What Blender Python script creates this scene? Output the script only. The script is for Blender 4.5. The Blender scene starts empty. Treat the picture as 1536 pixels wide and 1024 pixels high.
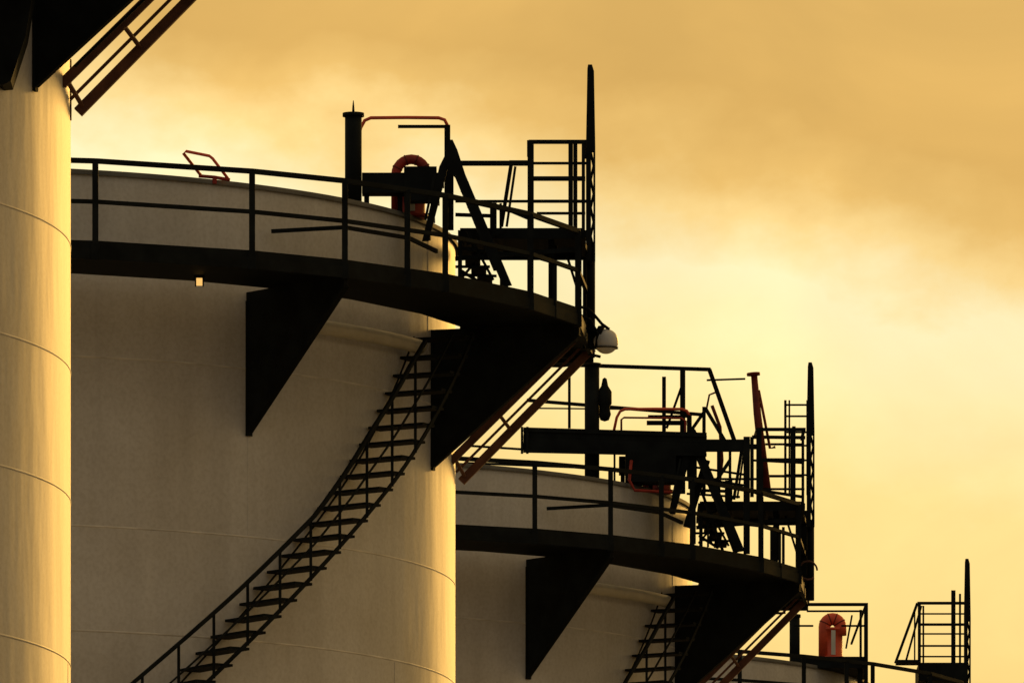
import bpy, bmesh, math, random
from mathutils import Vector, Matrix
random.seed(7)
scene = bpy.context.scene
scene.view_settings.view_transform = 'Standard'
scene.view_settings.look = 'None'
scene.view_settings.exposure = 0
scene.view_settings.gamma = 1
F = 17000.0; HZ = 2852.0; EYE = 1.7
YB = 136.0; XB = (-117-768)*YB/F
R = 6.4

def lin(r, g, b):
    f = lambda c: ((c/255+0.055)/1.055)**2.4 if c > 10 else c/255/12.92
    return (f(r), f(g), f(b), 1)

# ---------------------------------------------------------------- materials
def new_mat(name):
    m = bpy.data.materials.new(name); m.use_nodes = True
    nt = m.node_tree
    return m, nt, nt.nodes['Principled BSDF']

def paint(name, col, rough=0.5, var=0.25, scale=3.0, spec=0.5, bump=0.0):
    m, nt, b = new_mat(name)
    N = nt.nodes.new; L = nt.links.new
    tc = N('ShaderNodeTexCoord')
    n = N('ShaderNodeTexNoise'); n.inputs['Scale'].default_value = scale; n.inputs['Detail'].default_value = 8
    L(tc.outputs['Object'], n.inputs['Vector'])
    cr = N('ShaderNodeValToRGB')
    cr.color_ramp.elements[0].position = 0.3; cr.color_ramp.elements[1].position = 0.7
    cr.color_ramp.elements[0].color = tuple(c*(1-var) for c in col[:3])+(1,)
    cr.color_ramp.elements[1].color = tuple(min(1, c*(1+var)) for c in col[:3])+(1,)
    L(n.outputs['Fac'], cr.inputs['Fac']); L(cr.outputs['Color'], b.inputs['Base Color'])
    mr = N('ShaderNodeMapRange'); mr.inputs['To Min'].default_value = rough-0.1; mr.inputs['To Max'].default_value = rough+0.15
    L(n.outputs['Fac'], mr.inputs['Value']); L(mr.outputs['Result'], b.inputs['Roughness'])
    b.inputs['Specular IOR Level'].default_value = spec
    return m

def shell_mat():
    m, nt, b = new_mat('weathered_white_paint')
    N = nt.nodes.new; L = nt.links.new
    tc = N('ShaderNodeTexCoord')
    mp = N('ShaderNodeMapping'); mp.inputs['Scale'].default_value = (3, 3, 0.2)
    L(tc.outputs['Object'], mp.inputs['Vector'])
    st = N('ShaderNodeTexNoise'); st.inputs['Scale'].default_value = 1.0; st.inputs['Detail'].default_value = 5
    st.inputs['Roughness'].default_value = 0.55
    L(mp.outputs['Vector'], st.inputs['Vector'])
    bl = N('ShaderNodeTexNoise'); bl.inputs['Scale'].default_value = 0.7; bl.inputs['Detail'].default_value = 9
    bl.inputs['Roughness'].default_value = 0.62
    L(tc.outputs['Object'], bl.inputs['Vector'])
    fine = N('ShaderNodeTexNoise'); fine.inputs['Scale'].default_value = 22; fine.inputs['Detail'].default_value = 5
    L(tc.outputs['Object'], fine.inputs['Vector'])
    r1 = N('ShaderNodeValToRGB'); e = r1.color_ramp.elements
    e[0].position = 0.25; e[0].color = (0.60, 0.578, 0.535, 1); e[1].position = 0.62; e[1].color = (0.69, 0.67, 0.625, 1)
    L(st.outputs['Fac'], r1.inputs['Fac'])
    r2 = N('ShaderNodeValToRGB'); e = r2.color_ramp.elements
    e[0].position = 0.3; e[0].color = (0.85, 0.825, 0.78, 1); e[1].position = 0.65; e[1].color = (1, 1, 1, 1)
    L(bl.outputs['Fac'], r2.inputs['Fac'])
    mx = N('ShaderNodeMix'); mx.data_type = 'RGBA'; mx.blend_type = 'MULTIPLY'; mx.inputs[0].default_value = 1
    L(r1.outputs['Color'], mx.inputs[6]); L(r2.outputs['Color'], mx.inputs[7])
    r3 = N('ShaderNodeValToRGB'); e = r3.color_ramp.elements
    e[0].position = 0.3; e[0].color = (0.88, 0.87, 0.85, 1); e[1].position = 0.6; e[1].color = (1, 1, 1, 1)
    L(fine.outputs['Fac'], r3.inputs['Fac'])
    mx2 = N('ShaderNodeMix'); mx2.data_type = 'RGBA'; mx2.blend_type = 'MULTIPLY'; mx2.inputs[0].default_value = 1
    L(mx.outputs[2], mx2.inputs[6]); L(r3.outputs['Color'], mx2.inputs[7])
    L(mx2.outputs[2], b.inputs['Base Color'])
    b.inputs['Roughness'].default_value = 0.5
    b.inputs['Specular IOR Level'].default_value = 0.25
    bp = N('ShaderNodeBump'); bp.inputs['Strength'].default_value = 0.4; bp.inputs['Distance'].default_value = 0.045
    bn = N('ShaderNodeTexNoise'); bn.inputs['Scale'].default_value = 1.1; bn.inputs['Detail'].default_value = 3
    mpb = N('ShaderNodeMapping'); mpb.inputs['Scale'].default_value = (1.4, 1.4, 0.35); L(tc.outputs['Object'], mpb.inputs['Vector'])
    L(mpb.outputs['Vector'], bn.inputs['Vector'])
    L(bn.outputs['Fac'], bp.inputs['Height']); L(bp.outputs['Normal'], b.inputs['Normal'])
    return m

M_SHELL = shell_mat()
M_SEAM = paint('seam_paint', (0.66, 0.62, 0.54), 0.5)
M_BLACK = paint('black_paint', (0.009, 0.011, 0.011), 0.7, 0.5, 4, 0.08)
M_RED = paint('red_paint', (0.30, 0.025, 0.012), 0.5, 0.45, 6, 0.3)
M_RED2 = paint('bright_red_paint', (0.75, 0.09, 0.03), 0.45, 0.25, 6)
M_DRED = paint('dark_red_paint', (0.15, 0.022, 0.014), 0.55, 0.4, 6, 0.2)
M_BROWN = paint('red_brown_primer', (0.125, 0.062, 0.046), 0.65, 0.35, 5, 0.1)
M_CREAM = paint('cream_pipe_paint', (0.72, 0.68, 0.55), 0.4, 0.12, 4)
M_WHITE = paint('white_enamel', (0.6, 0.6, 0.58), 0.4, 0.1, 4)
M_ROOF = paint('grey_roof_paint', (0.12, 0.115, 0.10), 0.7, 0.3, 2, 0.2)
m, nt, b = new_mat('lamp_glow'); M_GLOW = m
b.inputs['Base Color'].default_value = (0.6, 0.4, 0.15, 1)
b.inputs['Emission Color'].default_value = (1, 0.56, 0.16, 1); b.inputs['Emission Strength'].default_value = 1.0
M_GROUND = paint('gravel_ground', (0.16, 0.14, 0.11), 0.85, 0.4, 0.8)

# ---------------------------------------------------------------- mesh helpers
class G:
    """mesh collector in tank-local coordinates"""
    def __init__(self): self.bm = bmesh.new()
    def bar(self, p, q, a=0.06, b=None, up=None):
        p = Vector(p); q = Vector(q); b = b or a
        d = (q-p)
        if d.length < 1e-5: return self
        d.normalize()
        up = Vector(up) if up else (Vector((0, 0, 1)) if abs(d.z) < 0.9 else Vector((0, 1, 0)))
        s = d.cross(up).normalized(); t = s.cross(d).normalized()
        vs = []
        for c in (p, q):
            for i, j in ((-1, -1), (1, -1), (1, 1), (-1, 1)):
                vs.append(self.bm.verts.new(c+s*(i*a/2)+t*(j*b/2)))
        for f in ((3, 2, 1, 0), (4, 5, 6, 7), (0, 1, 5, 4), (1, 2, 6, 5), (2, 3, 7, 6), (3, 0, 4, 7)):
            self.bm.faces.new([vs[k] for k in f])
        return self
    def path(self, pts, a=0.05, b=None):
        for p, q in zip(pts[:-1], pts[1:]): self.bar(p, q, a, b)
        return self
    def box(self, x0, x1, y0, y1, z0, z1):
        return self.bar(((x0+x1)/2, y0, (z0+z1)/2), ((x0+x1)/2, y1, (z0+z1)/2), abs(x1-x0), abs(z1-z0))
    def tube(self, pts, r=0.03, seg=12, cap=True, radii=None):
        pts = [Vector(p) for p in pts]; rings = []
        prev = None
        for i, p in enumerate(pts):
            d = (pts[min(i+1, len(pts)-1)]-pts[max(i-1, 0)]).normalized()
            if prev is None:
                s = d.orthogonal().normalized()
            else:
                s = (prev-d*prev.dot(d)).normalized()
            prev = s; t = d.cross(s)
            rr = radii[i] if radii else r
            rings.append([self.bm.verts.new(p+(s*math.cos(2*math.pi*k/seg)+t*math.sin(2*math.pi*k/seg))*rr) for k in range(seg)])
        for a, b in zip(rings[:-1], rings[1:]):
            for k in range(seg):
                f = self.bm.faces.new((a[k], a[(k+1) % seg], b[(k+1) % seg], b[k])); f.smooth = True
        if cap:
            self.bm.faces.new(rings[0][::-1]); self.bm.faces.new(rings[-1])
        return self
    def plate(self, poly, n, th):
        n = Vector(n).normalized()*th/2
        a = [self.bm.verts.new(Vector(p)+n) for p in poly]; b = [self.bm.verts.new(Vector(p)-n) for p in poly]
        self.bm.faces.new(a); self.bm.faces.new(b[::-1])
        k = len(poly)
        for i in range(k): self.bm.faces.new((a[i], b[i], b[(i+1) % k], a[(i+1) % k]))
        return self
    def lathe(self, prof, c=(0, 0, 0), seg=48, smooth=True):
        rings = []
        for r, z in prof:
            rings.append([self.bm.verts.new((c[0]+r*math.cos(2*math.pi*k/seg), c[1]+r*math.sin(2*math.pi*k/seg), c[2]+z)) for k in range(seg)])
        for a, b in zip(rings[:-1], rings[1:]):
            for k in range(seg):
                f = self.bm.faces.new((a[k], a[(k+1) % seg], b[(k+1) % seg], b[k])); f.smooth = smooth
        return self
    def done(self, name, mat):
        bmesh.ops.recalc_face_normals(self.bm, faces=self.bm.faces)
        me = bpy.data.meshes.new(name); self.bm.to_mesh(me); self.bm.free()
        me.materials.append(mat)
        return me

def P(px, py, w, Y0=YB, X0=XB):
    """survey point: bearing/elevation sighting at a known distance -> metres in the tank's frame"""
    Y = Y0+w
    return Vector(((px-768)*Y/F-X0, w, EYE+(HZ-py)*Y/F))
def pol(r, deg, z):
    a = math.radians(deg); return Vector((r*math.sin(a), -r*math.cos(a), z))
def part(name, mesh, subs=(), label=None): return (name, mesh, list(subs), label)
def single(name, p, q, a, b=None, mat=None, label=None):
    g = G(); g.bar(p, q, a, b); return part(name, g.done(name, mat or M_BLACK), label=label)

ZR = 21.55; ZD = 20.38; RO = 8.25
col = bpy.data.collections.new('tank_farm'); scene.collection.children.link(col)
def place(tpl, origin, label=None):
    base = Vector(tpl['base'])
    e = bpy.data.objects.new(tpl['name'], None); e.empty_display_size = 0.4
    e.location = Vector(origin)+base; col.objects.link(e)
    e['label'] = label or tpl['label']; e['category'] = tpl['cat']
    if tpl.get('group'): e['group'] = tpl['group']
    def rec(lst, parent, off):
        for nm, me, subs, lb in lst:
            o = bpy.data.objects.new(nm, me); col.objects.link(o)
            o.parent = parent; o.location = off
            if lb: o['label'] = lb
            rec(subs, o, Vector((0, 0, 0)))
    rec(tpl['parts'], e, -base)
    return e

# ---------------------------------------------------------------- storage tank
g = G(); g.lathe([(R, -0.6)]+[(R, z) for z in (4, 8, 12, 16, 20)]+[(R, ZR-0.03)], seg=288)
zs = [-0.5, 2.6, 5.0, 7.3, 9.5, 11.6, 13.48, 15.05, 16.28, 17.48, 19.42, ZR-0.1]
for i in range(len(zs)-1):
    for k in range(4):
        a = k*90+i*33+12
        g.bar(pol(R, a, zs[i]+0.02), pol(R, a, zs[i+1]-0.02), 0.016, 0.007, up=pol(1, a, 0))
shell = g.done('shell', M_SHELL)
g = G(); g.lathe([(R+0.04, ZR-0.05), (R+0.04, ZR+0.005), (R-0.1, ZR+0.03), (3.0, ZR+0.17), (0.01, ZR+0.3)], seg=144)
roof = g.done('roof', M_ROOF)
seams = []
for z in (19.42, 17.48, 16.28, 15.05, 13.48, 11.6, 9.5, 7.3, 5.0, 2.6):
    g = G(); g.lathe([(R-0.002, z-0.013), (R+0.004, z-0.009), (R+0.006, z), (R+0.004, z+0.009), (R-0.002, z+0.013)], seg=288)
    seams.append(part('weld_seam', g.done('weld_seam', M_SEAM)))
g = G(); g.tube([pol(R+0.22, a, 19.97) for a in range(46, 66)], 0.085, 18)
rp = g.done('ring_pipe', M_CREAM)
T_TANK = dict(name='storage_tank', base=(0, 0, 0), cat='storage tank', group='row of storage tanks',
    label='tall cylindrical white steel storage tank with weathered paint',
    parts=[part('shell', shell, seams), part('roof', roof), part('ring_pipe', rp)])

# ---------------------------------------------------------------- walkway ring
angs = [-62, -48, -35, -22, -8, 4.0, 16.7, 30.0, 38.8, 49.9, 62.1, 72.2]
END = (8.03, 0.15)
n = len(angs)+1
def opt(i, z):
    return pol(RO, angs[i], z) if i < len(angs) else Vector((END[0], END[1], z))
def ipt(i, z, r=R+0.02):
    return pol(r, angs[i], z) if i < len(angs) else Vector((R+0.02, END[1], z))
g = G()
for i in range(n-1):
    quad = [ipt(i, 0, R+0.4), opt(i, 0), opt(i+1, 0), ipt(i+1, 0, R+0.4)]
    for q in quad: q.z = ZD-0.04
    g.plate(quad, (0, 0, 1), 0.07)
deck = g.done('deck', M_BLACK)
g = G()
for i in range(n-1):
    g.bar(opt(i, ZD-0.055), opt(i+1, ZD-0.055), 0.05, 0.13)
fascia = g.done('edge_beam', M_BLACK)
rails = []
for h, th in ((0.99, 0.055), (0.53, 0.045)):
    g = G(); g.path([opt(i, ZD+h) for i in range(n)], th, th); rails.append(part('rail', g.done('rail', M_BLACK)))
g = G(); g.path([opt(i, ZD+0.05) for i in range(n)], 0.02, 0.08); kick = g.done('toe_board', M_BLACK)
posts = []
def post_mesh(p, h, th=0.068, z0=-0.1):
    g = G(); g.bar(p+Vector((0, 0, z0)), p+Vector((0, 0, h)), th, th)
    g.bar(p+Vector((0, 0, z0-0.03)), p+Vector((0, 0, 0.05)), th*1.35, th*1.35)
    return part('post', g.done('post', M_BLACK))
for i in range(n): posts.append(post_mesh(opt(i, ZD), 0.99))
posts.append(post_mesh(opt(8, ZD).lerp(opt(9, ZD), 0.62), 0.99))
posts.append(post_mesh(opt(10, ZD).lerp(opt(11, ZD), 0.5), 0.53, 0.04))
brk = []
def bracket(a, ztip=18.69):
    g = G(); t = Vector((math.cos(math.radians(a)), math.sin(math.radians(a)), 0))
    g.plate([pol(R-0.02, a, 20.3), pol(RO-0.02, a, 20.3), pol(RO-0.02, a, 20.18), pol(R+0.03, a, ztip), pol(R-0.02, a, ztip)], t, 0.05)
    g.bar(pol(RO-0.02, a, 20.17), pol(R+0.03, a, ztip), 0.08, 0.03, up=t.cross(pol(1, a, 0)))
    g.bar(pol(R+0.02, a, 20.2), pol(R+0.02, a, ztip-0.05), 0.03, 0.08, up=t)
    return part('bracket', g.done('bracket', M_BLACK))
for a in (-35, 3.2, 39.0, 73.2): brk.append(bracket(a))
braces = [single('brace', P(889, 522, 0.1), P(692, 722, 0.1), 0.08, 0.1, M_BROWN, 'red-brown primed diagonal brace'),
          single('brace', P(880, 512, -0.2), P(684, 708, -0.2), 0.025, 0.03, M_BROWN, 'thin red-brown diagonal brace'),
          single('brace', P(866, 504, -0.7), P(676, 692, -0.7), 0.08, 0.09, M_BROWN, 'red-brown primed diagonal brace'),
          single('brace', P(846, 498, -0.7), P(684, 660, -0.7), 0.03, 0.035, M_BROWN, 'thin red-brown diagonal brace')]
slats = []
for k in range(6):
    y = 482+k*13
    xa = 1325-y; xb2 = 1392-y
    slats.append(single('cross_slat', P(max(xa, 700), y, -0.6), P(min(xb2, 884), y+2, 0.0), 0.1, 0.026, M_BLACK))
for t in (0.62, 0.97):
    a = P(866, 504, -0.7).lerp(P(676, 692, -0.7), t); bb = P(889, 522, 0.1).lerp(P(692, 722, 0.1), t)
    slats.append(single('cross_slat', a, bb, 0.04, 0.02, M_BROWN))
g = G(); g.path([P(407, 347, -4.9), P(517, 341, -4.8), P(613, 357, -4.0), P(655, 377, -3.4)], 0.035, 0.045)
gr = part('grab_rail', g.done('grab_rail', M_BLACK))
g = G(); g.bar((R, 0.15, ZD-0.1), (8.06, 0.15, ZD-0.1), 0.08, 0.2); eb = part('end_beam', g.done('end_beam', M_BLACK))
T_WALK = dict(name='walkway', base=(0, -RO, ZD), cat='walkway', group='tank walkways',
    label='curved black steel walkway with railing bracketed to white tank',
    parts=[part('deck', deck, [part('edge_beam', fascia), eb]), part('railing', kick, rails+posts+[gr])]+brk+braces+slats)

# walkway lamp
g = G(); c = P(299, 422, -6.3)
g.box(c.x-0.034, c.x+0.034, c.y-0.03, c.y+0.03, c.z-0.045, c.z+0.035)
lampglass = g.done('lamp_glass', M_GLOW)
g = G(); g.box(c.x-0.06, c.x+0.06, c.y-0.05, c.y+0.08, c.z+0.037, c.z+0.1); g.bar((c.x, c.y+0.05, c.z+0.08), (c.x, c.y+0.05, 20.32), 0.03)
g.box(c.x-0.05, c.x-0.036, c.y-0.04, c.y+0.04, c.z-0.055, c.z+0.05); g.box(c.x+0.036, c.x+0.05, c.y-0.04, c.y+0.04, c.z-0.055, c.z+0.05)
lamph = g.done('lamp_housing', M_BLACK)
T_LAMP = dict(name='walkway_lamp', base=(c.x, c.y, c.z), cat='lamp', label='small lit amber lamp hanging under black walkway',
    parts=[part('lamp_housing', lamph), part('lamp_glass', lampglass)])

# ---------------------------------------------------------------- spiral staircase
RS = 7.2
def zst(a):        # slightly steeper towards the top landing
    return 16.66+0.112*(a-38.6)+(0.004*(a-52)**1.6 if a > 52 else 0)
def hrail(a):      # handrail height above the nosing line
    pts = [(0, .76), (22, .76), (33, .68), (42, .65), (46, .76), (49, .88), (55, 1.05), (70, 1.1)]
    for (x0, y0), (x1, y1) in zip(pts[:-1], pts[1:]):
        if a <= x1: return y0+(y1-y0)*(a-x0)/(x1-x0)
    return 1.0
treads = []
a = 66.5
while a > 8:
    z = zst(a); ri, ro = R+0.03, RS-0.012
    g = G()
    # rectangular tread plate, radial, 0.27 m deep
    rd = pol(1, a, 0); td = Vector((math.cos(math.radians(a)), math.sin(math.radians(a)), 0))
    c0 = rd*ri; c1 = rd*ro; up = Vector((0, 0, z))
    g.plate([c0-td*0.13+up, c1-td*0.13+up, c1+td*0.13+up, c0+td*0.13+up], (0, 0, 1), 0.03)
    treads.append(part('tread', g.done('tread', M_BLACK)))
    a -= 1.8 if a < 54 else 1.66
def helix(r, a0, a1, fn, st=1.2):
    out = []; a = a0
    while a < a1: out.append(pol(r, a, zst(a)+fn(a))); a += st
    out.append(pol(r, a1, zst(a1)+fn(a1))); return out
g = G(); g.path(helix(RS, 7, 67, lambda a: -0.02), 0.02, 0.045); st1 = part('stringer', g.done('stringer', M_BLACK))
g = G(); g.path(helix(R+0.04, 7, 67, lambda a: -0.02), 0.015, 0.02); st2 = part('stringer', g.done('stringer', M_BLACK))
g = G(); g.path(helix(RS, 7, 57.5, hrail), 0.042, 0.042); h1 = g.done('handrail', M_BLACK)
g = G(); g.path(helix(RS, 7, 62.5, lambda a: hrail(a)*0.5), 0.02, 0.02); h2 = part('mid_rail', g.done('mid_rail', M_BLACK))
bal = [h2]
a = 9.0
while a < 57.5:
    bal.append(single('baluster', pol(RS, a, zst(a)-0.05), pol(RS, a, zst(a)+hrail(a)), 0.034)); a += 3.6
T_STAIR = dict(name='spiral_staircase', base=tuple(pol(6.9, 8, zst(8))), cat='staircase', group='tank spiral staircases',
    label='black steel spiral staircase winding around white tank', parts=treads+[st1, st2, part('handrail', h1, bal)])

# ---------------------------------------------------------------- upper access platform
wF, wB = -2.3, -0.6
g = G()
z0 = P(700, 342, wF).z
xa, xb_ = P(690, 0, wF).x, P(876, 0, wF).x
g.box(xa, xb_, wF, wB, z0-0.05, z0)
for w in (wF, wB): g.bar((xa, w, z0-0.075), (xb_, w, z0-0.075), 0.06, 0.11)
for t in (0, 0.33, 0.66, 1):
    x = xa*(1-t)+xb_*t; g.bar((x, wF, z0-0.065), (x, wB, z0-0.065), 0.05, 0.08)
pdeck = part('deck', g.done('platform_deck', M_BLACK))
pr = []
for p, q, th in (((683, 245, wF), (797, 245, wF), .055), ((683, 302, wF), (797, 302, wF), .03), ((793, 213, wF), (880, 213, wF), .045),
                 ((797, 268, wF), (878, 268, wF), .05), ((797, 245, wB), (880, 245, wB), .03), ((797, 302, wB), (880, 302, wB), .035),
                 ((805, 320, wF), (878, 320, wF), .03), ((793, 213, wF), (793, 233, wB), .04), ((877, 213, wF), (877, 236, wB), .04),
                 ((683, 322, wF), (740, 324, wF), .04), ((740, 306, wF), (797, 330, wF), .03)):
    pr.append(single('rail', P(*p), P(*q), th))
def vpost(x, y1, y2, w, th=0.06, nm='post', mat=None): return single(nm, P(x, y1, w), P(x, y2, w), th, None, mat)
main = G(); main.bar(P(796, 211, wF), P(796, 342, wF), 0.075); mainm = main.done('corner_post', M_BLACK)
for x, y1, y2, w, th in ((796, 330, 455, wF-1.5, 0.07), (856, 211, 345, wF, 0.055), (863, 213, 350, wB, 0.05), (740, 305, 350, wF, 0.08),
                         (751, 305, 350, wB, 0.03), (671, 188, 300, wF, 0.07), (875, 213, 345, wF, 0.04), (676, 245, 345, wF, 0.07)):
    pr.append(vpost(x, y1, y2, w, th))
prail = part('railing', mainm, pr)
legs = [vpost(827, 360, 452, -1.9, 0.07, 'support_leg'), vpost(833, 360, 450, -1.2, 0.04, 'support_leg'), vpost(868, 360, 480, -1.6, 0.07, 'support_leg'),
        vpost(883, 365, 524, -0.4, 0.14, 'support_leg'), vpost(690, 355, 425, -3.0, 0.05, 'support_leg'), vpost(710, 360, 418, -2.2, 0.04, 'support_leg')]
oth = [single('guard_strut', P(752, 340, -1.9), P(767, 245, -1.9), 0.045), single('guard_strut', P(760, 340, -1.2), P(773, 250, -1.2), 0.03),
       single('guard_strut', P(764, 243, -1.9), P(797, 243, -1.9), 0.035)]
for p, q, th in (((683, 388, -2.6), (868, 374, -2.4), 0.05), ((683, 372, -3.0), (800, 385, -3.0), 0.03), ((800, 385, -3.0), (868, 405, -2.4), 0.03),
                 ((683, 400, -2.0), (735, 400, -2.0), 0.03), ((690, 412, -2.0), (745, 414, -2.0), 0.03), ((690, 405, -2.0), (722, 425, -2.4), 0.03),
                 ((760, 345, -2.4), (700, 366, -2.4), 0.03), ((735, 366, -1.4), (690, 420, -1.4), 0.03), ((845, 366, -1.0), (868, 440, -1.0), 0.03),
                 ((700, 345, -3.0), (740, 420, -3.0), 0.03)):
    oth.append(single('cross_bar', P(*p), P(*q), th))
steps = []
for k in range(4):
    p = P(700+k*9, 372+k*14, -2.6); g = G(); g.box(p.x-0.09, p.x+0.09, -2.6, -2.0, p.z-0.012, p.z+0.012); steps.append(part('step', g.done('step', M_BLACK)))
T_PLAT = dict(name='access_platform', base=tuple(P(780, 345, -1.4)), cat='platform', group='tank top platforms',
    label='raised black steel access platform with guard rails', parts=[pdeck, prail]+oth+legs+steps)

# step-over stair (A shaped)
g1 = G(); g2 = G()
for gg, w in ((g1, -3.3), (g2, -2.6)):
    gg.plate([P(668, 250, w), P(669, 222, w), P(674, 210, w), P(679, 210, w), P(686, 225, w), P(698, 262, w), P(768, 428, w), P(755, 430, w), P(684, 268, w)], (0, 1, 0), 0.04)
    gg.plate([P(659, 250, w), P(670, 228, w), P(675, 240, w), P(643, 362, w), P(633, 362, w)], (0, 1, 0), 0.03)
s1 = part('stringer', g1.done('stringer', M_BLACK)); s2 = part('stringer', g2.done('stringer', M_BLACK))
trs = []
for k in range(7):
    t = (k+0.5)/7; a = P(692, 262, -3.3).lerp(P(761, 428, -3.3), t)
    g = G(); g.box(a.x-0.05, a.x+0.05, -3.27, -2.63, a.z-0.012, a.z+0.012); trs.append(part('tread', g.done('tread', M_BLACK)))
for k in range(4):
    t = (k+0.5)/4; a = P(664, 255, -3.3).lerp(P(637, 360, -3.3), t)
    g = G(); g.box(a.x-0.04, a.x+0.04, -3.27, -2.63, a.z-0.012, a.z+0.012); trs.append(part('tread', g.done('tread', M_BLACK)))
T_STEP = dict(name='step_over_stair', base=tuple(P(700, 430, -3)), cat='stair', group='step-over stairs at tank rims',
    label='steep black A-shaped step-over stair at tank rim', parts=[s1, s2]+trs+[single('grab_rail', P(683, 262, -3.5), P(742, 405, -3.5), 0.03), single('grab_rail', P(652, 262, -3.5), P(638, 330, -3.5), 0.03)])

# mast
wm = -0.9
g = G()
g.plate([P(879, 392, wm), P(879, 215, wm), P(881, 104, wm), P(882, 98, wm), P(888, 98, wm), P(891, 108, wm), P(893, 222, wm), P(893, 392, wm),
         P(890, 392, wm), P(890, 228, wm), P(886.5, 228, wm), P(886.5, 392, wm)], (0, 1, 0), 0.1)
mc = part('column', g.done('mast_column', M_BLACK))
lat = []
for k in range(4):
    y = 228+k*42
    lat.append(single('lattice_bar', P(886, y, wm), P(890.5, y+21, wm), 0.03)); lat.append(single('lattice_bar', P(890.5, y+21, wm), P(886, y+42, wm), 0.03))
g = G(); g.tube([P(886, 380, wm+0.1), P(886, 450, wm+0.1), P(886, 524, wm+0.1)], 0.055, 10)
mf = part('foot', g.done('mast_foot', M_BLACK))
T_MAST = dict(name='mast', base=tuple(P(886, 500, wm)), cat='mast', group='masts on tank platforms',
    label='tall slender tapering black mast beside access platform', parts=[mc, mf]+lat)

# vent pipe
c = P(530, 303, -3.0); zt = P(530, 170, -3.0).z
g = G(); g.tube([(c.x, c.y, ZR), (c.x, c.y, zt)], 0.1, 20); vp = part('pipe', g.done('pipe', M_BLACK))
g = G(); g.tube([(c.x, c.y, zt-0.04), (c.x, c.y, zt)], 0.128, 20); vf = part('flange', g.done('flange', M_BLACK))
g = G(); g.tube([(c.x, c.y, zt), (c.x, c.y, zt+0.08), (c.x, c.y, zt+0.15)], 0.015, 8, radii=[0.016, 0.012, 0.004]); vr = part('lightning_rod', g.done('lightning_rod', M_BLACK))
T_VENT = dict(name='vent_pipe', base=(c.x, c.y, ZR), cat='vent pipe', group='roof vent pipes',
    label='black vertical vent pipe with flanged top on tank roof', parts=[vp, vf, vr])

# gooseneck vent
def goose(cx, wz=-2.4, up=0.0, r=0.18, tr=0.058, mr=M_RED, hb=0.3):
    c = P(cx, 262, wz); c.z += up; z0 = ZR+up*0.9
    pts = [Vector((c.x-r, wz, z0+0.02)), Vector((c.x-r, wz, c.z))]+[Vector((c.x-r*math.cos(t), wz, c.z+r*math.sin(t))) for t in [math.pi*k/12 for k in range(1, 12)]]+[Vector((c.x+r, wz, c.z)), Vector((c.x+r, wz, c.z-0.14))]
    g = G(); g.tube(pts, tr, 16); a1 = part('bent_pipe', g.done('bent_pipe', mr))
    clamps = []
    for ang in (25, 70, 110, 150):
        t = math.radians(ang); d = Vector((math.sin(t), 0, math.cos(t))); cc = Vector((c.x-r*math.cos(t), wz, c.z+r*math.sin(t)))
        g = G(); g.tube([cc-d*0.008, cc+d*0.008], tr+0.006, 16); clamps.append(part('clamp', g.done('clamp', M_DRED)))
    g = G(); g.lathe([(0.001, ZR), (0.2, ZR), (0.2, z0+0.04), (0.165, z0+0.05), (0.165, z0+hb), (0.19, z0+hb+0.01), (0.19, z0+hb+0.05), (0.001, z0+hb+0.05)], (c.x, wz+0.05, 0), 28)
    a2 = part('valve_body', g.done('valve_body', mr))
    g = G(); g.bar((c.x+0.01, wz-0.125, z0+0.06), (c.x+0.01, wz-0.125, z0+hb), 0.07, 0.02); a3 = part('reflective_strip', g.done('strip', M_CREAM))
    return dict(name='gooseneck_vent', base=(c.x, wz, ZR), cat='vent', group='red gooseneck vents',
        label='red painted gooseneck vent with bent pipe on tank roof', parts=[(a1[0], a1[1], clamps, None), a2, a3])
T_GOOSE = goose(617)
T_GOOSE_D = goose(598, -2.4, 0.24, 0.13, 0.1, M_RED2, 0.46)

# equipment beam
w = -2.9
g = G(); a = P(543, 260, w); b = P(657, 290, w); g.box(a.x, b.x, w-0.05, w+0.25, b.z, a.z)
g.box(P(606, 0, w).x, P(655, 0, w).x, w-0.07, w+0.2, P(0, 302, w).z, P(0, 251, w).z)
q1 = part('beam', g.done('beam', M_BLACK))
lg = []
for x in (550, 600, 650):
    p = P(x, 285, w+0.1); lg.append(single('leg', p, (p.x, p.y, ZR), 0.06))
T_BEAM = dict(name='cable_trough', base=tuple(P(600, 320, w)), cat='cable trough', group='roof cable troughs',
    label='black box-section cable trough on short legs on roof', parts=[q1]+lg)

# red hoop frame
w = -2.2
g = G(); pts = [P(536, 215, w), P(541, 192, w), P(547, 181, w), P(556, 177, w), P(610, 176.5, w), P(658, 177, w), P(667, 180, w), P(672, 190, w)]
g.tube(pts, 0.02, 8); h1 = part('hoop', g.done('hoop', M_RED2))
T_HOOP = dict(name='pipe_guard_frame', base=tuple(P(600, 318, w)), cat='guard frame', group='roof guard frames',
    label='thin red and black tubular guard frame on tank roof', parts=[h1, single('cross_bar', P(597, 190, w), P(674, 190, w), 0.04, 0.035),
    single('leg', P(672, 188, w), P(672, 320, w), 0.045), single('leg', P(537, 212, w), P(537, 318, w), 0.03)])

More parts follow.
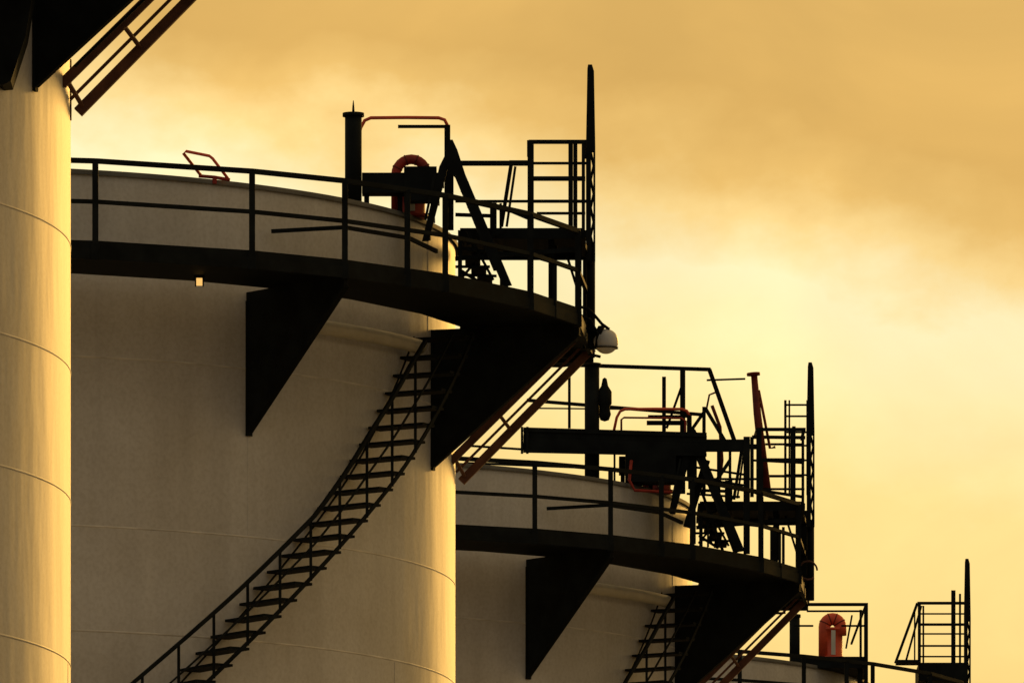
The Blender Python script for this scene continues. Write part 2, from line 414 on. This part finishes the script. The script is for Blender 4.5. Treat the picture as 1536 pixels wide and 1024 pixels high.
# floodlight
c = P(909, 512, -0.9)
g = G()
prof = [(0.001, 0.148)]+[(0.148*math.sin(math.radians(k)), 0.148*math.cos(math.radians(k))) for k in range(8, 176, 8)]+[(0.001, -0.148)]
g.lathe(prof, tuple(c), 32); f1 = part('globe', g.done('globe', M_WHITE))
g = G(); g.lathe([(0.148, -0.085), (0.128, -0.085), (0.128, -0.07), (0.148, -0.07)], tuple(c), 32)
g.tube([c+Vector((-0.05, 0, 0.09)), c+Vector((-0.12, 0, 0.12))], 0.13, 20, radii=[0.12, 0.07])
f2 = part('lamp_back', g.done('lamp_back', M_BLACK))
g = G(); g.bar(P(884, 490, -0.9), c+Vector((-0.1, 0, 0.11)), 0.06, 0.06); f4 = part('mounting_arm', g.done('arm', M_BLACK))
g = G(); g.tube([P(870, 460, -0.9), P(882, 463, -0.95), P(892, 473, -0.95), P(903, 486, -0.95), P(914, 494, -0.95)], 0.018, 8); f5 = part('cable', g.done('cable', M_BLACK))
g = G(); g.tube([P(866, 470, -0.9), P(886, 480, -1.0), P(897, 500, -1.0), P(893, 522, -1.0)], 0.015, 8); f6 = part('cable', g.done('cable', M_BLACK))
T_FLOOD = dict(name='floodlight', base=tuple(P(886, 512, -0.9)), cat='floodlight', label='round white floodlight clamped to black mast with cables',
    parts=[f1, f2, f4, f5, f6, single('mounting_arm', P(884, 531, -0.9), P(901, 535, -0.9), 0.03)])

# red tilted hoop on roof edge
w = -5.3
g = G(); g.tube([P(302, 264, w), P(275, 230, w), P(279, 227, w), P(314, 234, w), P(319, 238, w), P(342, 268, w)], 0.018, 8)
k1 = part('hoop', g.done('hoop', M_RED2))
g = G(); g.tube([P(298, 264, w), P(322, 266, w), P(345, 270, w)], 0.02, 8); k2 = part('base_bar', g.done('base', M_RED))
T_HANDLE = dict(name='roof_ladder_hoop', base=tuple(P(320, 270, w)), cat='grab hoop', label='thin red tilted grab hoop at tank rim', parts=[k1, k2, single('foot', P(322, 266, w), P(322, 276, w), 0.05, None, M_RED)])

# ---------------------------------------------------------------- place the four tanks
def tank_origin(s, dz, dx=0):
    Y = YB/s; px = 2905-3022*s
    return Vector(((px-768)*Y/F+dx, Y, dz))
OA, OB, OC, OD = tank_origin(1.26, 0), tank_origin(1, 0), tank_origin(0.8375, 0.04, -0.05), tank_origin(0.7215, 0.34)
for O in (OA, OB, OC, OD):
    place(T_TANK, O); place(T_WALK, O)
for O in (OB, OC): place(T_STAIR, O)
for O in (OB, OC):
    for T in (T_PLAT, T_STEP, T_GOOSE, T_HOOP, T_BEAM): place(T, O)
place(T_MAST, OB); place(T_MAST, OC+Vector((0.05, 0, 0.0))); place(T_MAST, OD)
place(T_VENT, OB); place(T_GOOSE_D, OD)
place(T_LAMP, OB); place(T_FLOOD, OB); place(T_HANDLE, OB)

# nearest tank: black plate added for dark bracket mass, and hangers under its walkway
def A(px, py, w): return P(px, py, w, OA.y, OA.x)
g = G(); w = -2.6
g.plate([A(-60, -60, w), A(60, -60, w), A(40, 60, w), A(18, 128, w), A(6, 134, w), A(-60, 110, w)], (0, 1, 0), 0.5)
hb = part('infill_body', g.done('infill', M_BLACK))
place(dict(name='dark_infill', base=tuple(A(0, 130, w)), cat='infill', label='added dark angular housing hung under tank walkway',
    parts=[hb, single('hanger', A(84, 84, -0.4), A(84, 156, -0.4), 0.06, None, M_BROWN), single('hanger', A(101, 90, 0.0), A(101, 180, 0.0), 0.08, None, M_BROWN),
           single('hanger', A(64, 95, -1.0), A(40, 136, -1.0), 0.03), single('hanger', A(216, 0, -1.0), A(112, 100, -1.0), 0.025)]), OA)

# ---------------------------------------------------------------- extras of third tank
def C(px, py, w):
    v = P(px, py, w, OC.y, OC.x); v.z -= OC.z; return v
w = -3.2
g = G()
g.bar(C(785, 655, w), C(1060, 664, w), 0.3, 0.02); g.bar(C(785, 644, w-0.15), C(1060, 652, w-0.15), 0.05, 0.06)
g.bar(C(785, 660, w-0.13), C(1060, 667, w-0.13), 0.03, 0.26); g.bar(C(785, 676, w-0.15), C(1060, 682, w-0.15), 0.08, 0.04)
c1 = part('girder', g.done('girder', M_BLACK))
ep = [single('end_plate', C(x, 640, w-0.16), C(x, 680, w-0.16), 0.035, 0.05) for x in (783, 791)]
lg = [single('leg', C(x, 670, w), Vector((C(x, 670, w).x, w, ZR)), 0.1) for x in (1040, 960)]
place(dict(name='pipe_girder', base=tuple(C(900, 700, w)), cat='girder', label='long black steel girder carried above tank roof', parts=[c1]+ep+lg), OC)
g = G(); w = -2.9; p = C(888, 720, w); q = C(888, 545, w)
g.tube([(p.x, w, ZR-0.02), (q.x, w, q.z)], 0.105, 20); d1 = part('pipe', g.done('pipe', M_BLACK))
g = G(); g.tube([(p.x, w, q.z-0.04), (p.x, w, q.z)], 0.13, 20); d2 = part('flange', g.done('flange', M_BLACK))
g = G(); l = C(907, 600, w)
g.lathe([(0.001, 0.32), (0.03, 0.3), (0.05, 0.2), (0.1, 0.12), (0.1, -0.05), (0.07, -0.1), (0.09, -0.2), (0.06, -0.28), (0.001, -0.3)], tuple(l), 14)
g.bar((p.x, w, l.z), tuple(l), 0.06); d3 = part('siren', g.done('siren', M_BLACK))
place(dict(name='vent_pipe', base=(p.x, w, ZR), cat='vent pipe', group='roof vent pipes', label='tall black vent pipe with small siren on roof', parts=[d1, d2, d3]), OC)
# raised railing
w = -2.0
g = G(); g.bar(C(790, 545, w), C(1066, 554, w), 0.05); rr = g.done('raised_rail', M_BLACK)
rl = [single('rail', C(790, 600, w), C(1058, 622, w), 0.045), single('rail', C(800, 612, w+.3), C(1000, 614, w+.3), 0.02),
      single('rail', C(1064, 554, w), C(1102, 662, w), 0.06), single('rail', C(1000, 642, w), C(1024, 575, w), 0.035),
      single('rail', C(1060, 570, w), C(1118, 568, w), 0.025), single('rail', C(1030, 655, w), C(1060, 612, w), 0.045), single('rail', C(970, 634, w), C(1030, 634, w), 0.06),
      single('rail', C(1058, 612, w), C(1088, 662, w), 0.05), single('rail', C(700, 694, w), C(900, 702, w), 0.03), single('rail', C(700, 668, w), C(790, 674, w), 0.03)]
def cpost(x, y1, y2, w, th=0.055, nm='post'): return single(nm, C(x, y1, w), C(x, y2, w), th)
place(dict(name='raised_railing', base=tuple(C(930, 655, w)), cat='railing', label='raised black tubular railing above tank roof',
    parts=[part('rail', rr)]+rl+[cpost(854, 545, 642, w, 0.04), cpost(996, 565, 660, w), cpost(1024, 553, 740, w, 0.075), cpost(1056, 610, 740, w, 0.05), cpost(1078, 660, 740, w, 0.05), cpost(1095, 660, 760, w, 0.04)]), OC)
# dense lower landing of third tank
w = -3.0
land = [single('landing_beam', C(1035, 668, w), C(1125, 668, w), 0.06, 0.17)]
for p, q, th in (((1128, 655, -1.9), (1208, 656, -1.9), .045), ((1060, 690, w), (1030, 790, w), .1), ((1095, 690, w), (1065, 735, w), .05),
                 ((1070, 735, w), (1105, 828, w), .09), ((1052, 735, w), (1085, 828, w), .04), ((1030, 740, w), (1110, 745, w), .03),
                 ((1128, 690, -1.9), (1205, 694, -1.9), .03), ((1140, 735, w), (1205, 745, w), .04), ((1040, 700, w), (1120, 712, w), .03), ((1040, 716, w), (1120, 728, w), .03)):
    land.append(single('strut', C(*p), C(*q), th))
for x, y1, y2, th in ((1120, 655, 830, .09), (1040, 680, 815, .07), (1128, 655, 745, .05), (1140, 690, 745, .09), (1160, 790, 840, .09), (1175, 790, 845, .04), (1062, 780, 820, .03)):
    land.append(cpost(x, y1, y2, w, th))
place(dict(name='stair_landing', base=tuple(C(1080, 820, w)), cat='landing', label='dense black steel stair landing with struts on walkway', parts=land), OC)
# red thin hoop
g = G(); w = -2.4
g.tube([C(932, 645, w), C(932, 629, w), C(936, 626, w), C(1022, 627, w), C(1028, 631, w), C(1028, 650, w)], 0.015, 8)
place(dict(name='roof_ladder_hoop', base=tuple(C(980, 650, w)), cat='grab hoop', label='thin red tubular hoop above black girder', parts=[part('hoop', g.done('hoop', M_RED))]), OC)
# leaning red pipe
g = G(); w = -1.9
g.tube([C(1131, 560, w), C(1136, 620, w), C(1150, 740, w)], 0.05, 14, radii=[0.045, 0.055, 0.07]); e1 = part('pipe', g.done('pipe', M_DRED))
g = G(); g.tube([C(1130, 559, w), C(1130.3, 563, w)], 0.095, 16); e2 = part('flange', g.done('flange', M_DRED))
g = G(); g.tube([C(1138, 585, w), C(1147, 630, w), C(1155, 672, w), C(1163, 670, w)], 0.02, 8); e3 = part('side_arm', g.done('arm', M_DRED))
g = G(); g.tube([C(1068, 608, w), C(1080, 640, w), C(1083, 690, w), C(1078, 730, w)], 0.025, 8); e4 = part('hose', g.done('hose', M_DRED))
g = G(); g.tube([C(1060, 612, w), C(1064, 592, w), C(1074, 588, w)], 0.014, 8); e5 = part('hose', g.done('hose', M_DRED))
place(dict(name='standpipe', base=tuple(C(1150, 740, w)), cat='standpipe', label='leaning dark red standpipe with flanged top by platform', parts=[e1, e2, e3, e4, e5]), OC)
# narrow ladder
w = -1.6
place(dict(name='caged_ladder', base=tuple(C(1190, 745, w)), cat='ladder', label='narrow black ladder with rungs beside mast',
    parts=[cpost(1178, 600, 742, w, 0.035, 'rail'), cpost(1184, 600, 742, w, 0.025, 'rail'), cpost(1211, 600, 742, w, 0.03, 'rail')]+
          [single('rung', C(1177, y, w), C(1212, y, w), 0.025) for y in (607, 624, 648, 668, 690, 712)]), OC)
# black control cabinet
g = G(); w = -3.4
a = C(938, 680, w); b = C(1014, 735, w)
g.box(a.x, b.x, w, w+0.4, ZR+0.03, a.z); k1 = part('cabinet_body', g.done('cab', M_BLACK))
g = G(); g.tube([C(947, 690, w-0.1), C(944, 720, w-0.1), C(952, 735, w-0.1), C(1008, 738, w-0.1)], 0.022, 8); k2 = part('red_hose', g.done('hose', M_RED))
place(dict(name='control_cabinet', base=(a.x, w, ZR), cat='cabinet', label='black control cabinet with red hose on tank roof', parts=[k1, k2]), OC)
# cable loop
g = G(); w = -1.2; cc = C(1212, 855, w)
g.tube([cc+Vector((0.13*math.cos(t), 0, 0.13*math.sin(t))) for t in [2*math.pi*k/22 for k in range(20)]], 0.014, 8)
place(dict(name='coiled_cable', base=tuple(cc), cat='cable', label='loop of thin brown cable hanging from platform', parts=[part('loop', g.done('loop', M_BROWN))]), OC)

# ---------------------------------------------------------------- extras of farthest tank
def D(px, py, w):
    v = P(px, py, w, OD.y, OD.x); v.z -= OD.z; return v
g = G(); a = D(1186, 984, -3.4); b = D(1301, 1001, -3.4)
g.box(a.x, b.x, -3.4, -1.6, b.z, a.z); fl = part('floor', g.done('floor', M_BLACK))
g = G(); g.bar(D(1196, 906, -3.4), D(1302, 906, -3.4), 0.05); rm = g.done('rail', M_BLACK)
sub = [single('rail', D(1210, 916, -1.6), D(1302, 916, -1.6), 0.03), single('rail', D(1262, 938, -3.4), D(1300, 938, -3.4), 0.03), single('rail', D(1190, 938, -3.4), D(1220, 938, -3.4), 0.03),
       single('rail', D(1278, 922, -3.0), D(1269, 972, -3.0), 0.03), single('post', D(1299, 904, -3.4), D(1299, 1040, -3.4), 0.065), single('post', D(1291, 914, -1.6), D(1291, 985, -1.6), 0.04),
       single('rail', D(1299, 906, -3.4), D(1277, 965, -2.0), 0.03)]
place(dict(name='railed_platform', base=tuple(D(1240, 1001, -2.5)), cat='platform', label='small black railed platform around red vent',
    parts=[fl, part('railing', rm, sub), single('leg', D(1196, 1000, -3.2), D(1196, 1030, -3.2), 0.08), single('leg', D(1290, 1000, -3.2), D(1290, 1030, -3.2), 0.08)]), OD)
g = G(); p = D(1192, 985, -3.0); q = D(1192, 922, -3.0)
g.tube([(p.x, p.y, ZR), (q.x, q.y, q.z)], 0.085, 18); v1 = part('pipe', g.done('pipe', M_BLACK))
g = G(); g.tube([(p.x, p.y, q.z-0.04), (q.x, q.y, q.z+0.01)], 0.1, 18); v2 = part('flange', g.done('flange', M_BLACK))
place(dict(name='vent_pipe', base=(p.x, p.y, ZR), cat='vent pipe', group='roof vent pipes', label='short black vent pipe with flanged top beside red vent', parts=[v1, v2]), OD)
g = G(); a = D(1378, 993, -2.2); b = D(1452, 1020, -2.2)
g.box(a.x, b.x, -2.2, -0.6, b.z, a.z); g.bar(D(1344, 993, -2.2), D(1380, 993, -2.2), 0.5, 0.04); pf = part('deck', g.done('deck', M_BLACK))
g = G(); g.bar(D(1376, 904, -2.2), D(1450, 904, -2.2), 0.045); rm = g.done('rail', M_BLACK)
sub = [single('rail', D(1378, y, ww), D(1450, y, ww), th) for y, ww, th in ((920, -0.6, .025), (936, -2.2, .04), (950, -0.6, .025), (968, -2.2, .03), (984, -0.6, .025))]
sub += [single('post', D(x, y, ww), D(x, 995, ww), th) for x, y, ww, th in ((1379, 902, -2.2, .05), (1385, 908, -0.6, .03), (1430, 885, -1.4, .07), (1440, 890, -0.9, .035), (1448, 902, -2.2, .03))]
sub += [single('strut', D(1376, 904, -2.2), D(1343, 994, -2.2), .045), single('strut', D(1382, 908, -1.2), D(1358, 994, -1.2), .035), single('strut', D(1372, 915, -1.6), D(1372, 994, -1.6), .025)]
place(dict(name='access_platform', base=tuple(D(1400, 1020, -1.4)), cat='platform', group='tank top platforms', label='small black access platform with caged rails beside mast',
    parts=[pf, part('railing', rm, sub), single('support_leg', D(1392, 1018, -2.0), D(1392, 1070, -2.0), .08), single('support_leg', D(1446, 1018, -1.2), D(1446, 1090, -1.2), .1)]), OD)

# ---------------------------------------------------------------- ground
g = G(); s = 4000
vs = [g.bm.verts.new(p) for p in ((-s, -s, 0), (s, -s, 0), (s, s, 0), (-s, s, 0))]; g.bm.faces.new(vs)
o = bpy.data.objects.new('ground', g.done('ground', M_GROUND)); col.objects.link(o); o['kind'] = 'structure'

# ---------------------------------------------------------------- world
W = bpy.data.worlds.new('World'); scene.world = W; W.use_nodes = True
nt = W.node_tree; N = nt.nodes.new; L = nt.links.new
bg = nt.nodes['Background']
SUN_AZ = math.radians(159)     # from the camera side (-Y) round to +X
SUN_EL = math.radians(11)
sd = Vector((math.sin(SUN_AZ)*math.cos(SUN_EL), -math.cos(SUN_AZ)*math.cos(SUN_EL), math.sin(SUN_EL)))
sky = N('ShaderNodeTexSky'); sky.sky_type = 'NISHITA'; sky.sun_disc = False
sky.sun_elevation = SUN_EL; sky.sun_rotation = math.atan2(sd.x, sd.y); sky.dust_density = 4
tc = N('ShaderNodeTexCoord'); sx = N('ShaderNodeSeparateXYZ'); L(tc.outputs['Generated'], sx.inputs[0])
def math_(op, a, b=None, c=None):
    n = N('ShaderNodeMath'); n.operation = op
    for i, v in enumerate((a, b, c)):
        if v is None: continue
        if isinstance(v, (int, float)): n.inputs[i].default_value = v
        else: L(v, n.inputs[i])
    return n.outputs[0]
elev = math_('MULTIPLY_ADD', sx.outputs['Z'], -17.15, 2.852)
azi = math_('MULTIPLY_ADD', sx.outputs['X'], 17.15, 0.768)
mp = N('ShaderNodeMapping'); mp.inputs['Scale'].default_value = (17, 17, 26); mp.inputs['Location'].default_value = (3.3, 0, 1.7); L(tc.outputs['Generated'], mp.inputs['Vector'])
n1 = N('ShaderNodeTexNoise'); n1.inputs['Scale'].default_value = 1.3; n1.inputs['Detail'].default_value = 7; n1.inputs['Roughness'].default_value = 0.5
n1.inputs['Distortion'].default_value = 0.4
L(mp.outputs['Vector'], n1.inputs['Vector'])
n2 = N('ShaderNodeTexNoise'); n2.inputs['Scale'].default_value = 4.2; n2.inputs['Detail'].default_value = 8; n2.inputs['Roughness'].default_value = 0.56
L(mp.outputs['Vector'], n2.inputs['Vector'])
t = math_('MULTIPLY_ADD', azi, -0.17, elev)
t = math_('ADD', t, -0.11)
t = math_('MULTIPLY_ADD', math_('SUBTRACT', n1.outputs['Fac'], 0.5), 0.18, t)
t = math_('MULTIPLY_ADD', math_('SUBTRACT', n2.outputs['Fac'], 0.5), 0.22, t)
fac = N('ShaderNodeMapRange'); fac.inputs['From Min'].default_value = -0.5; fac.inputs['From Max'].default_value = 1.0
L(t, fac.inputs['Value'])
cr = N('ShaderNodeValToRGB'); cr.color_ramp.interpolation = 'LINEAR'
stops = [(-0.5, (220, 177, 98)), (-0.25, (219, 175, 96)), (-0.10, (215, 171, 93)), (-0.03, (229, 186, 106)), (0.04, (250, 216, 142)),
         (0.12, (255, 243, 192)), (0.24, (255, 239, 178)), (0.42, (252, 221, 144)), (0.6, (249, 216, 136)), (1.0, (240, 200, 114))]
el = cr.color_ramp.elements
while len(el) > 1: el.remove(el[0])
for i, (p, c) in enumerate(stops):
    e = el[0] if i == 0 else el.new((p+0.5)/1.5)
    e.position = (p+0.5)/1.5; e.color = lin(*c)
L(fac.outputs['Result'], cr.inputs['Fac'])
# extra mottling
mt = N('ShaderNodeMapRange'); mt.inputs['From Min'].default_value = 0.3; mt.inputs['From Max'].default_value = 0.7
mt.inputs['To Min'].default_value = 0.88; mt.inputs['To Max'].default_value = 1.10
n3 = N('ShaderNodeTexNoise'); n3.inputs['Scale'].default_value = 2.1; n3.inputs['Detail'].default_value = 9; n3.inputs['Distortion'].default_value = 0.5
mp3 = N('ShaderNodeMapping'); mp3.inputs['Scale'].default_value = (17, 17, 22); mp3.inputs['Location'].default_value = (8.1, 2, 5.5); L(tc.outputs['Generated'], mp3.inputs['Vector'])
L(mp3.outputs['Vector'], n3.inputs['Vector']); L(n3.outputs['Fac'], mt.inputs['Value'])
vmm = N('ShaderNodeVectorMath'); vmm.operation = 'SCALE'; L(cr.outputs['Color'], vmm.inputs[0]); L(mt.outputs['Result'], vmm.inputs['Scale'])
# brightness and tint fall off away from the sunset side
am = N('ShaderNodeMapRange'); am.interpolation_type = 'SMOOTHSTEP'
am.inputs['From Min'].default_value = -0.5; am.inputs['From Max'].default_value = 0.92
sdot = math_('MULTIPLY_ADD', sx.outputs['X'], 0.42, math_('MULTIPLY', sx.outputs['Y'], 0.95))
L(sdot, am.inputs['Value'])
back = N('ShaderNodeRGB'); back.outputs[0].default_value = (0.245, 0.218, 0.175, 1)
mixb = N('ShaderNodeMix'); mixb.data_type = 'RGBA'; L(am.outputs['Result'], mixb.inputs[0]); L(back.outputs[0], mixb.inputs[6]); L(vmm.outputs[0], mixb.inputs[7])
vs_ = N('ShaderNodeVectorMath'); vs_.operation = 'MULTIPLY_ADD'
L(sky.outputs['Color'], vs_.inputs[0]); vs_.inputs[1].default_value = (0.004, 0.0032, 0.002); L(mixb.outputs[2], vs_.inputs[2])
L(vs_.outputs[0], bg.inputs['Color']); bg.inputs['Strength'].default_value = 1.0

sun = bpy.data.lights.new('sun', 'SUN'); sun.energy = 1.45; sun.angle = math.radians(14); sun.color = (1.0, 0.54, 0.12)
so = bpy.data.objects.new('sun', sun); scene.collection.objects.link(so)
so.rotation_euler = sd.to_track_quat('Z', 'Y').to_euler(); so.location = (30, 60, 60)

# ---------------------------------------------------------------- camera
cam = bpy.data.cameras.new('camera'); co = bpy.data.objects.new('camera', cam); scene.collection.objects.link(co)
co.location = (0, 0, EYE); co.rotation_euler = (math.radians(90), 0, 0)
cam.sensor_fit = 'HORIZONTAL'; cam.sensor_width = 36; cam.lens = F/1536*36
cam.shift_y = (HZ-512)/1536; cam.clip_end = 10000; cam.clip_start = 1
scene.camera = co
